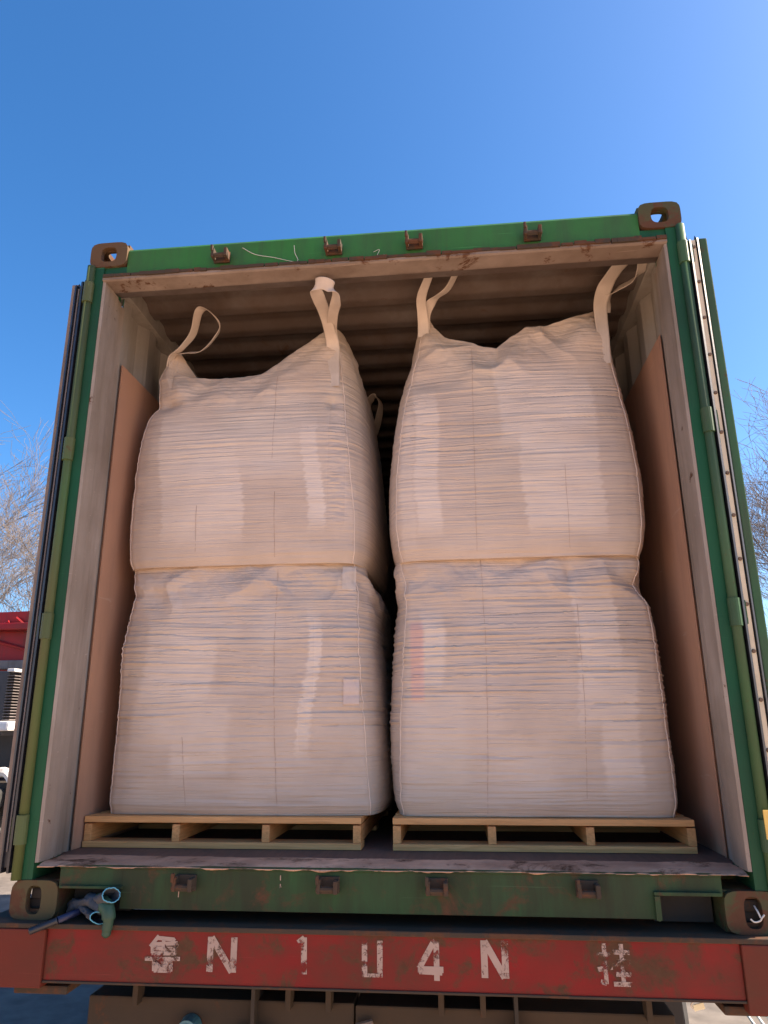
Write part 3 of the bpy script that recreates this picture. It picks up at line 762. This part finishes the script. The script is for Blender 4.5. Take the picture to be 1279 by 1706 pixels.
# right bag, front right : broad strap running up to the roof
strap(UR, [sUR(.968, 2.10, -.001), sUR(.966, 2.16, .001), sUR(.966, 2.24, .002), at(1001, 530, .395), at(1000, 505, .385), at(1007, 480, .36), at(1022, 455, .31), at(1040, 432, .26)],
      [X1, X1, X1, X1, X1, (1, -.2, .3), (1, -.1, .4), (1, 0, .3)], [.045, .050, .052, .056, .06, .066, .07, .075])
strap(UR, [at(1006, 520, .41), at(1010, 500, .40), at(1028, 482, .37), at(1052, 468, .33), at(1068, 450, .29), at(1074, 428, .25)],
      [X1, (1, .3, .4), (.4, .7, 1), (.3, .8, 1), (1, .5, .3), (1, 0, 0)], [.055, .055, .052, .05, .055, .06])
# rear loops of the upper bags
strap(UL, [(-.17, 1.32, 2.20), (-.165, 1.33, 2.30), (-.185, 1.33, 2.40), (-.150, 1.34, 2.445), (-.118, 1.35, 2.40), (-.135, 1.36, 2.30), (-.16, 1.36, 2.2)],
      [(.3, 1, 0), (.2, 1, 0), (.3, 1, 0), (.5, 1, 0), (.3, 1, 0), (.6, 1, 0), (.3, 1, 0)], .06)
strap(UR, [(.25, 1.33, 2.20), (.24, 1.33, 2.32), (.26, 1.33, 2.42), (.30, 1.34, 2.38), (.28, 1.36, 2.25)], [(.3, 1, 0)]*5, .06)
# ------------------------------------------------------------------ trailer
tr = thing('trailer', 'red flat trailer end with faded white lettering under the container', 'trailer', (0, LEN/2, GZ))
YB = -.030
part('rear_beam', box(-1.0600, 1.0765, YB, .16, -.1665, -.012, bev=.004), RED, tr)
part('beam_flange', box(-1.30, 1.30, YB-.008, .165, -.0195, -.0045, bev=.003), STEEL_RUST, tr)
part('beam_bottom_edge', box(-1.060, 1.0765, YB-.004, .165, -.1725, -.1655, bev=.002), STEEL_RUST, tr)
bm = box(-1.36, -1.0605, YB-.012, .16, -.186, -.0200, bev=.004)
part('end_plate', bm, RED_END, tr)
bm = box(1.0770, 1.36, YB-.010, .16, -.200, -.0200, bev=.004)
part('end_plate', bm, RED_END, tr)
for x in (-1.09, 1.10): part('end_bracket', box(x-.08, x+.10, .0, .14, -.215, -.19, bev=.006), STEEL_RUST, tr)
# lettering (flat worn paint, 2 mm proud)
def stroke(bm, p, q, w, y):
    p, q = np.array(p), np.array(q); d = q-p; d /= np.linalg.norm(d); nrm = np.array([-d[1], d[0]])*w/2
    v = [bm.verts.new((c[0], y, c[1])) for c in (p-nrm, q-nrm, q+nrm, p+nrm)]; bm.faces.new(v)
def glyph(u, v, wpx, hpx, strokes, sw, mt=None):
    """strokes in a 0..1 box (x right, y down)"""
    C0 = at(u-wpx/2, v-hpx/2, YB); C1 = at(u+wpx/2, v+hpx/2, YB)
    bm = bmesh.new()
    for i, (x0, y0, x1, y1, *w) in enumerate(strokes):
        f = lambda x, y: (C0[0]+(C1[0]-C0[0])*x, C0[2]+(C1[2]-C0[2])*y)
        ww = (w[0] if w else 1)*sw
        stroke(bm, f(x0, y0), f(x1, y1), ww, YB-.0012-.00025*i)
    part('painted_character', bm, mt or LETTER, tr)
Nst = [(.1, 0, .1, 1), (.12, .02, .86, .98), (.9, 0, .9, 1)]
glyph(272, 1588, 54, 60, [(.35, 0, .12, .32), (.3, .06, .8, .1), (.8, .06, .72, .25), (.16, .25, .9, .2), (.18, .25, .2, .5), (.5, .12, .5, .5), (.88, .22, .85, .5), (.2, .36, .86, .36), (.18, .5, .88, .49),
                           (0, .66, 1, .64), (.24, .78, .78, .77), (.26, .72, .28, 1), (.76, .72, .76, 1), (.28, .98, .76, .98), (.28, .87, .76, .87)], .0115)
glyph(370, 1590, 46, 60, Nst, .020)
glyph(505, 1592, 18, 62, [(.55, 0, .6, 1), (.05, .16, .6, .02)], .018, LETTER_FLAKED)
glyph(620, 1597, 32, 62, [(.1, .02, .1, 1), (.9, .0, .9, 1), (.1, .95, .9, .95, .6)], .017, LETTER_FLAKED)
glyph(717, 1598, 44, 72, [(.74, 0, .74, 1), (.70, .02, .05, .72), (.0, .74, 1, .74), (.05, .80, .95, .82, .7)], .017)
glyph(824, 1598, 46, 64, Nst, .020)
glyph(1022, 1607, 62, 72, [(.25, 0, .25, .96), (.02, .28, .46, .26), (.02, .62, .46, .56), (.25, .95, .08, .90), (.76, 0, .76, .95), (.5, .2, 1, .2), (.55, .42, 1, .42), (.48, .5, 1, .5, .6), (.55, .72, 1, .72), (.46, .95, 1, .95)], .0125)
# small paint ticks on the sill
bm = bmesh.new(); stroke(bm, (-.3085, .14), (-.3085, .125), .003, -.0028); stroke(bm, (-.312, .100), (-.3085, .115), .002, -.0028); stroke(bm, (-.305, .100), (-.3085, .115), .002, -.0029)
stroke(bm, (-.645, .098), (-.646, .07), .003, .0032)
part('painted_mark', bm, LETTER, con)
for x in (-1.138, 1.138):
    bm = bmesh.new(); add_box(bm, x-.045, x+.045, .045, .135, -.004, .050, .006); add_box(bm, x-.03, x+.03, .035, .145, .050, .084, .008)
    part('twistlock', bm, DARK_STEEL, tr)
# chassis below
part('lower_cross_beam', box(-1.02, -.10, .22, .34, -.46, -.285, bev=.006), BROWN_STEEL, tr)
part('lower_cross_beam', box(-.095, .93, .22, .34, -.46, -.290, bev=.006), BROWN_STEEL, tr)
for x in (-.84, -.315, -.18, .19, .325, .845): part('hanger', box(x-.009, x+.009, .18, .24, -.30, -.166, bev=.002), BROWN_STEEL, tr)
for x in (-.43, .43):
    bm = bmesh.new(); add_box(bm, x-.07, x+.07, .17, LEN-.2, -.02, -.006); add_box(bm, x-.006, x+.006, .17, LEN-.2, -.37, -.02); add_box(bm, x-.07, x+.07, .17, LEN-.2, -.385, -.37)
    part('chassis_rail', bm, DARK_STEEL, tr)
for y in (1.2, 2.4, 3.6, 4.8, LEN-.25): part('cross_member', box(-1.2, 1.2, y, y+.1, -.16, -.012), DARK_STEEL, tr)
for sx in (-1, 1):
    part('side_rail', box(*sorted((sx*1.17, sx*1.215)), .165, LEN, -.16, -.010), DARK_STEEL, tr)
    part('mud_flap', box(*sorted((sx*.60, sx*1.10)), .80, .806, -.98, -.17, bev=.002), TYRE, tr)
def wheel_mesh(R_=.50, w=.26):
    bm = bmesh.new(); prof = [(0, .20), (.0, .22), (.05*2, .28), (w*.5*.9, .29), (w*.5, .40), (w*.5*.98, R_*.93), (w*.5*.8, R_), (-w*.5*.8, R_), (-w*.5*.98, R_*.93), (-w*.5, .40), (-w*.5*.9, .29), (-.1, .28), (0, .22), (0, .2)]
    n = 36; rings = []
    for k in range(n):
        a = 2*math.pi*k/n; rings.append([bm.verts.new((x, r*math.cos(a), r*math.sin(a))) for x, r in prof])
    for k in range(n):
        for j in range(len(prof)-1): bm.faces.new((rings[k][j], rings[(k+1) % n][j], rings[(k+1) % n][j+1], rings[k][j+1]))
    add_tube(bm, [(-.06, 0, 0), (.06, 0, 0)], .215, 24)
    for k in range(10):
        a = 2*math.pi*k/10; add_tube(bm, [(-.075, .15*math.cos(a), .15*math.sin(a)), (.075, .15*math.cos(a), .15*math.sin(a))], .014, 6)
    return from_bm(bm, 'wheel')
WM = wheel_mesh(); WM.materials.append(TYRE)
for y in (1.50, 2.75, 4.0):
    for x in (-1.05, -.74, .74, 1.05): link('wheel', WM, None, tr, (x, y, GZ+.50))
    part('axle', tube([(-1.05, y, GZ+.5), (1.05, y, GZ+.5)], .065, 12), DARK_STEEL, tr)
    for x in (-.5, .5): part('leaf_spring', tube(spline([(x, y-.5, GZ+.72), (x, y, GZ+.62), (x, y+.5, GZ+.72)], 5), .045, 6), DARK_STEEL, tr)
for x in (-.43, .43): part('front_support_leg', box(x-.06, x+.06, LEN-.9, LEN-.78, GZ+.01, -.38), DARK_STEEL, tr)
bm = bmesh.new(); add_tube(bm, [(-.65, .215, -.365), (-.65, .165, -.365)], [.038, .034], 20); add_tube(bm, [(-.65, .1655, -.365), (-.65, .158, -.365)], [.026, .018], 16)
part('tail_lamp', bm, TEAL, tr)
bm = bmesh.new(); add_tube(bm, [(-.09, .20, -.345), (-.05, .195, -.335), (-.035, .2, -.33)], [.010, .013, .009], 8); part('grab_handle', bm, EDGE, tr)
bm = bmesh.new()
add_tube(bm, spline([at(1148, 1656, .2), at(1156, 1664, .2), at(1151, 1674, .2), at(1156, 1682, .2)], 5), .0025, 6)
part('tag_wire', bm, STRING, tr)
c = at(1164, 1677, .2)
bm = box(-.017, .017, -.002, .002, -.009, .009, bev=.001, mtx=Matrix.Translation(Vector(c)) @ Matrix.Rotation(-.25, 4, 'Y'))
part('hanging_tag', bm, TAG_W, tr)

# ------------------------------------------------------------------ gloves, stick, seal wire at the lower corners
def glove(label, cuffc, cr, tail, tilt, palm, curl):
    """knitted glove: open cuff facing out, hand part pushed into the recess"""
    c = np.array(cuffc); T = np.array(tail)
    t = thing('work_glove', label, 'glove', tuple(c), 'work gloves stuffed into the recess beside the lower left casting')
    C_ = spline([c, c*.72+T*.28+np.array([0, .0, -.004]), c*.45+T*.55, T], 10)
    rows = []; N_ = 28
    for i, p in enumerate(C_):
        f = i/(len(C_)-1); tn = C_[min(i+1, len(C_)-1)]-C_[max(i-1, 0)]; tn = tn/np.linalg.norm(tn)
        up = np.array([math.sin(tilt), 0, math.cos(tilt)]); sd2 = np.cross(tn, up); sd2 /= np.linalg.norm(sd2); up = np.cross(sd2, tn)
        ra = cr[0]*(1-f)+palm[0]*f-.006*math.sin(f*math.pi); rb = cr[1]*(1-f)+palm[1]*f-.006*math.sin(f*math.pi)
        ring = []
        for k in range(N_):
            a = 2*math.pi*k/N_; w = 1+.22*float(vn(math.cos(a)*1.5+3*f, math.sin(a)*1.5, f*7+c[0]*9))*min(1, f*4+.35)+.07*float(vn(math.cos(a)*5, math.sin(a)*5, f*16))
            ring.append(p+sd2*ra*w*math.cos(a)+up*rb*w*math.sin(a))
        rows.append(ring)
    outer = np.array(rows); inner = outer.copy(); cen = outer.mean(1, keepdims=True); inner = cen+(outer-cen)*.88
    full = np.concatenate([inner[::-1], outer]); bm = bmesh.new(); me = grid_mesh('g', full, close_u=True); bm.from_mesh(me)
    # palm end and fingers
    end = outer[-1]; bm.faces.new([bm.verts.new(p) for p in end])
    tn = C_[-1]-C_[-3]; tn /= np.linalg.norm(tn)
    for k in range(4):
        off = (k-1.5)*palm[0]*.5
        b0 = T-tn*.01+sd2*off; L = (.05, .062, .066, .055)[k]
        add_tube(bm, spline([b0, b0+tn*L*.5+np.array([0, 0, -curl*.3]), b0+tn*L*.9+np.array([0, 0, -curl])], 5), [.0115]*8+[.0105, .009, .006], 10)
    b0 = C_[len(C_)//2]+sd2*palm[0]*.9
    add_tube(bm, spline([b0, b0+tn*.03+sd2*.018, b0+tn*.055+sd2*.02+np.array([0, 0, -.01])], 5), [.013]*8+[.012, .010, .006], 10)
    part('glove_body', bm, GLOVE_GREY, t, True)
    rim = [p for p in outer[0]*.5+inner[0]*.5]; rim.append(rim[0]); rim.append(rim[1])
    part('cuff_edging', tube(rim, .0018, 8), CUFF, t, True)
    return t
glove('grey knitted glove with bright blue cuff, higher of the pair by the left casting', at(185, 1491, -.055), (.031, .023), at(135, 1508, .06), .15, (.034, .018), .02)
glove('grey knitted glove with bright blue cuff, lower of the pair by the left casting', at(164, 1529, -.050), (.030, .017), at(132, 1506, .075), .5, (.030, .016), .02)
# crumpled cloth body of the gloves spilling out of the recess
tg = thing('dark_green_glove', 'dark green rubber glove finger hanging below the blue cuffs', 'glove', tuple(at(176, 1515, -.05)))
bm = bmesh.new(); add_tube(bm, spline([at(165, 1500, -.01), at(178, 1512, -.045), at(181, 1530, -.052), at(178, 1548, -.05), at(176, 1562, -.048)], 6), [.024]*7+[.021]*6+[.016]*6+[.014]*4+[.010, .005], 14)
part('glove_body', bm, GREEN_RAG, tg, True)
bm = bmesh.new(); add_tube(bm, spline([at(150, 1498, .03), at(163, 1505, -.02), at(172, 1512, -.04)], 6), [.022]*13, 12)
part('glove_cuff', bm, GLOVE_BLUE, tg, True)
tk = thing('bar_handle', 'black ribbed grip with a blue sleeve poking out beside the casting', 'tool', tuple(at(90, 1535, -.05)))
A, B, C_ = at(48, 1552, -.075), at(96, 1533, -.045), at(138, 1516, .02)
bm = bmesh.new(); pts = [A+(B-A)*k/24 for k in range(25)]; rr = [.006]+[.0095+.0020*(k % 2) for k in range(1, 24)]+[.011]
add_tube(bm, pts, rr, 12); part('grip', bm, RUBBER, tk, True)
part('sleeve', tube([B, B+(C_-B)*.6, C_], [.0105, .011, .010], 12), BLUE_P, tk, True)
tw = thing('wire_seal', 'white wire seal hooked in the lower right corner casting', 'wire', tuple(at(1258, 1515, -.01)))
bm = bmesh.new(); add_tube(bm, spline([at(1256, 1509, .02), at(1262, 1519, -.004), at(1267, 1529, -.012)], 5), .0026, 6)
add_tube(bm, spline([at(1273, 1524, -.012), at(1269, 1529, -.014), at(1266, 1534, -.012), at(1257, 1536, -.010), at(1250, 1531, -.006)], 5), .0024, 6)
part('wire', bm, STRING, tw)

# ------------------------------------------------------------------ red tractor unit beyond, on the left
tk2 = thing('red_truck', 'red tractor unit with black rear box and coiled hoses beyond the container', 'truck', (-6.4, 7.6, GZ))
TY = 6.5
bm = bmesh.new()
add_prism(bm, [(-7.6, .55), (-7.6, 1.95), (-7.3, 2.12), (-5.0, 2.16), (-4.75, 1.95), (-4.75, .55)], TY+.6, TY+2.4, 1)
part('cab', bm, TRUCK_RED, tk2)
part('roof_visor', box(-7.5, -4.8, TY+.40, TY+.62, 1.86, 1.96, bev=.02), TRUCK_RED, tk2)
bm = bmesh.new()
for a, b in (((-7.2, 2.0), (-5.3, 1.5)), ((-5.9, 2.05), (-5.3, 1.6)), ((-6.8, 1.55), (-6.0, 2.0))):
    pa, pb = at(0, 0, 0)*0, 0
    add_tube(bm, [(a[0], TY+.56, a[1]), (b[0], TY+.56, b[1])], .022, 6)
part('cab_rib', bm, TRUCK_RED, tk2)
part('cross_bar', box(-7.4, -4.7, TY+.3, TY+.45, 1.32, 1.44, bev=.02), GREY_STEEL, tk2)
part('battery_box', box(-6.05, -5.47, TY-.1, TY+.28, .47, 1.27, bev=.02), BLACKBOX, tk2)
for z in (1.05, .75): part('bolt', tube([(-5.62, TY-.1, z), (-5.62, TY-.125, z)], .035, 12), RUBBER, tk2)
for k in range(16): part('cooling_fin', box(-5.46, -5.36, TY-.14, TY+.2, .66+k*.036, .672+k*.036, bev=.002, mtx=None), GREY_STEEL, tk2)
part('fin_cap', box(-5.46, -5.36, TY-.16, TY+.22, 1.255, 1.295, bev=.01), WHITE_P, tk2)
part('fin_cap', box(-5.48, -5.32, TY-.2, TY+.22, .53, .65, bev=.03), WHITE_P, tk2)
hel = [(-5.66+.07*math.cos(k*.7), TY-.02+.07*math.sin(k*.7), .38-k*.0042) for k in range(80)]
part('coiled_hose', tube(hel, .014, 6), YELLOW, tk2)
part('fender', tube(spline([(-5.7, TY+.1, -.02), (-5.45, TY+.1, .02), (-5.30, TY+.1, -.22), (-5.28, TY+.1, -.5)], 6), .06, 8), WHITE_P, tk2)
part('fuel_tank', box(-5.60, -5.10, TY+.2, TY+1.2, -.52, -.12, bev=.08), WHITE_P, tk2)
part('body_panel', box(-5.75, -4.6, TY+1.3, TY+1.4, -.5, .65, bev=.02), TRUCK_RED, tk2)
part('mud_guard', box(-7.6, -4.5, TY+1.45, TY+2.3, -1.0, .5, bev=.05), BLACKBOX, tk2)
part('chassis', box(-7.0, -5.4, TY+.1, TY+2.5, -.45, -.1, bev=.02), DARK_STEEL, tk2)
part('bumper', box(-6.1, -5.3, TY-.25, TY-.1, -.86, -.58, bev=.03), WHITE_P, tk2)
for x in (-6.9, -5.55):
    for y in (TY+.15, TY+2.0): link('wheel', WM, None, tk2, (x, y, GZ+.5))

# ------------------------------------------------------------------ pale rods lying beyond, low right
tb = thing('metal_rods', 'thin white rods lying on the ground beyond the trailer, low at the right', 'rods', (2.0, 2.95, GZ))
for k in range(3):
    x = 2.01+.05*k
    part('rod', tube([(x, 3.25-.1*k, GZ+.03), (x-.10, 2.30, GZ+.035)], .008, 6), WHITE_P, tb)

# ------------------------------------------------------------------ bare trees
def tree(x, y, h, seed, label, lean=0, spread=1.0):
    R_ = random.Random(seed); segs = []
    def grow(p, d, L, r, lvl):
        n = 5 if lvl < 2 else 4
        for k in range(n):
            d2 = (d+Vector((R_.gauss(0, 1), R_.gauss(0, 1), R_.gauss(0, .6)))*(.05 if lvl == 0 else .13)+Vector((0, 0, .05 if lvl else 0))).normalized()
            q = p+d2*(L/n); r2 = r*(1-.13*(1+lvl*.3)); segs.append((p, q, r, r2, lvl)); 
            if lvl < 4 and (lvl > 0 or k >= 1):
                for _ in range((2, 1, 1, 1)[lvl] + (R_.random() < (.4, .65, .30, .05)[lvl])):
                    ax = Vector((R_.gauss(0, 1), R_.gauss(0, 1), R_.gauss(0, .35))).normalized()
                    nd = (d2*(.85 if lvl else .75)+ax*.62*spread).normalized()
                    grow(q, nd, L*(.52+.2*R_.random())*(1-.1*k if lvl == 0 else 1), r2*(.52 if lvl else .42), lvl+1)
            p, d, r = q, d2, r2
    grow(Vector((0, 0, 0)), Vector((lean, 0, 1)).normalized(), h*.62, h*.011, 0)
    t = thing('bare_tree', label, 'tree', (x, y, GZ-.05), 'bare winter trees behind the yard')
    for nm, sel, ns, mt in (('trunk', lambda l: l == 0, 8, BARK), ('branch_crown', lambda l: l > 0, 4, TWIG)):
        ss = [s for s in segs if sel(s[4])]
        V = []; F = []
        p = np.array([s[0][:] for s in ss]); q = np.array([s[1][:] for s in ss])
        r1 = np.maximum(np.array([s[2] for s in ss]), .0078); r2 = np.maximum(np.array([s[3] for s in ss]), .0062)
        d = q-p; d /= np.linalg.norm(d, axis=1, keepdims=True)+1e-9
        ref = np.where(np.abs(d[:, 2:3]) > .9, [[1., 0, 0]], [[0, 0, 1.]])
        a = np.cross(d, ref); a /= np.linalg.norm(a, axis=1, keepdims=True); b = np.cross(d, a)
        verts = []
        for k in range(ns):
            an = 2*math.pi*k/ns; o_ = a*math.cos(an)+b*math.sin(an)
            verts.append(p+o_*r1[:, None]); verts.append(q+o_*r2[:, None])
        vv = np.stack(verts, 1); m_ = len(ss); base = (np.arange(m_)*2*ns)[:, None]
        fc = np.concatenate([base+np.array([[2*k, 2*((k+1) % ns), 2*((k+1) % ns)+1, 2*k+1]]) for k in range(ns)])
        me = bpy.data.meshes.new(nm); me.vertices.add(m_*2*ns); me.vertices.foreach_set('co', vv.reshape(-1).astype(np.float32))
        me.loops.add(len(fc)*4); me.loops.foreach_set('vertex_index', fc.reshape(-1).astype(np.int32))
        me.polygons.add(len(fc)); me.polygons.foreach_set('loop_start', np.arange(0, len(fc)*4, 4, dtype=np.int32)); me.update(calc_edges=True)
        link(nm, me, mt, t, (x, y, GZ-.05))
tree(-22.6, 29, 16.0, 1, 'tallest bare tree at the left, partly cut by the photo edge')
tree(-18.6, 27, 12.5, 2, 'reddish bare tree close beside the left door edge')
tree(-24.5, 33, 14.0, 5, 'bare tree standing farther back at the left')
tree(15.2, 30, 15.5, 3, 'bare tree nearest the right door edge', .05)
tree(17.6, 27, 15.0, 4, 'bare tree at the right photo edge')
tree(18.5, 34, 15.0, 6, 'bare tree farther back at the right')
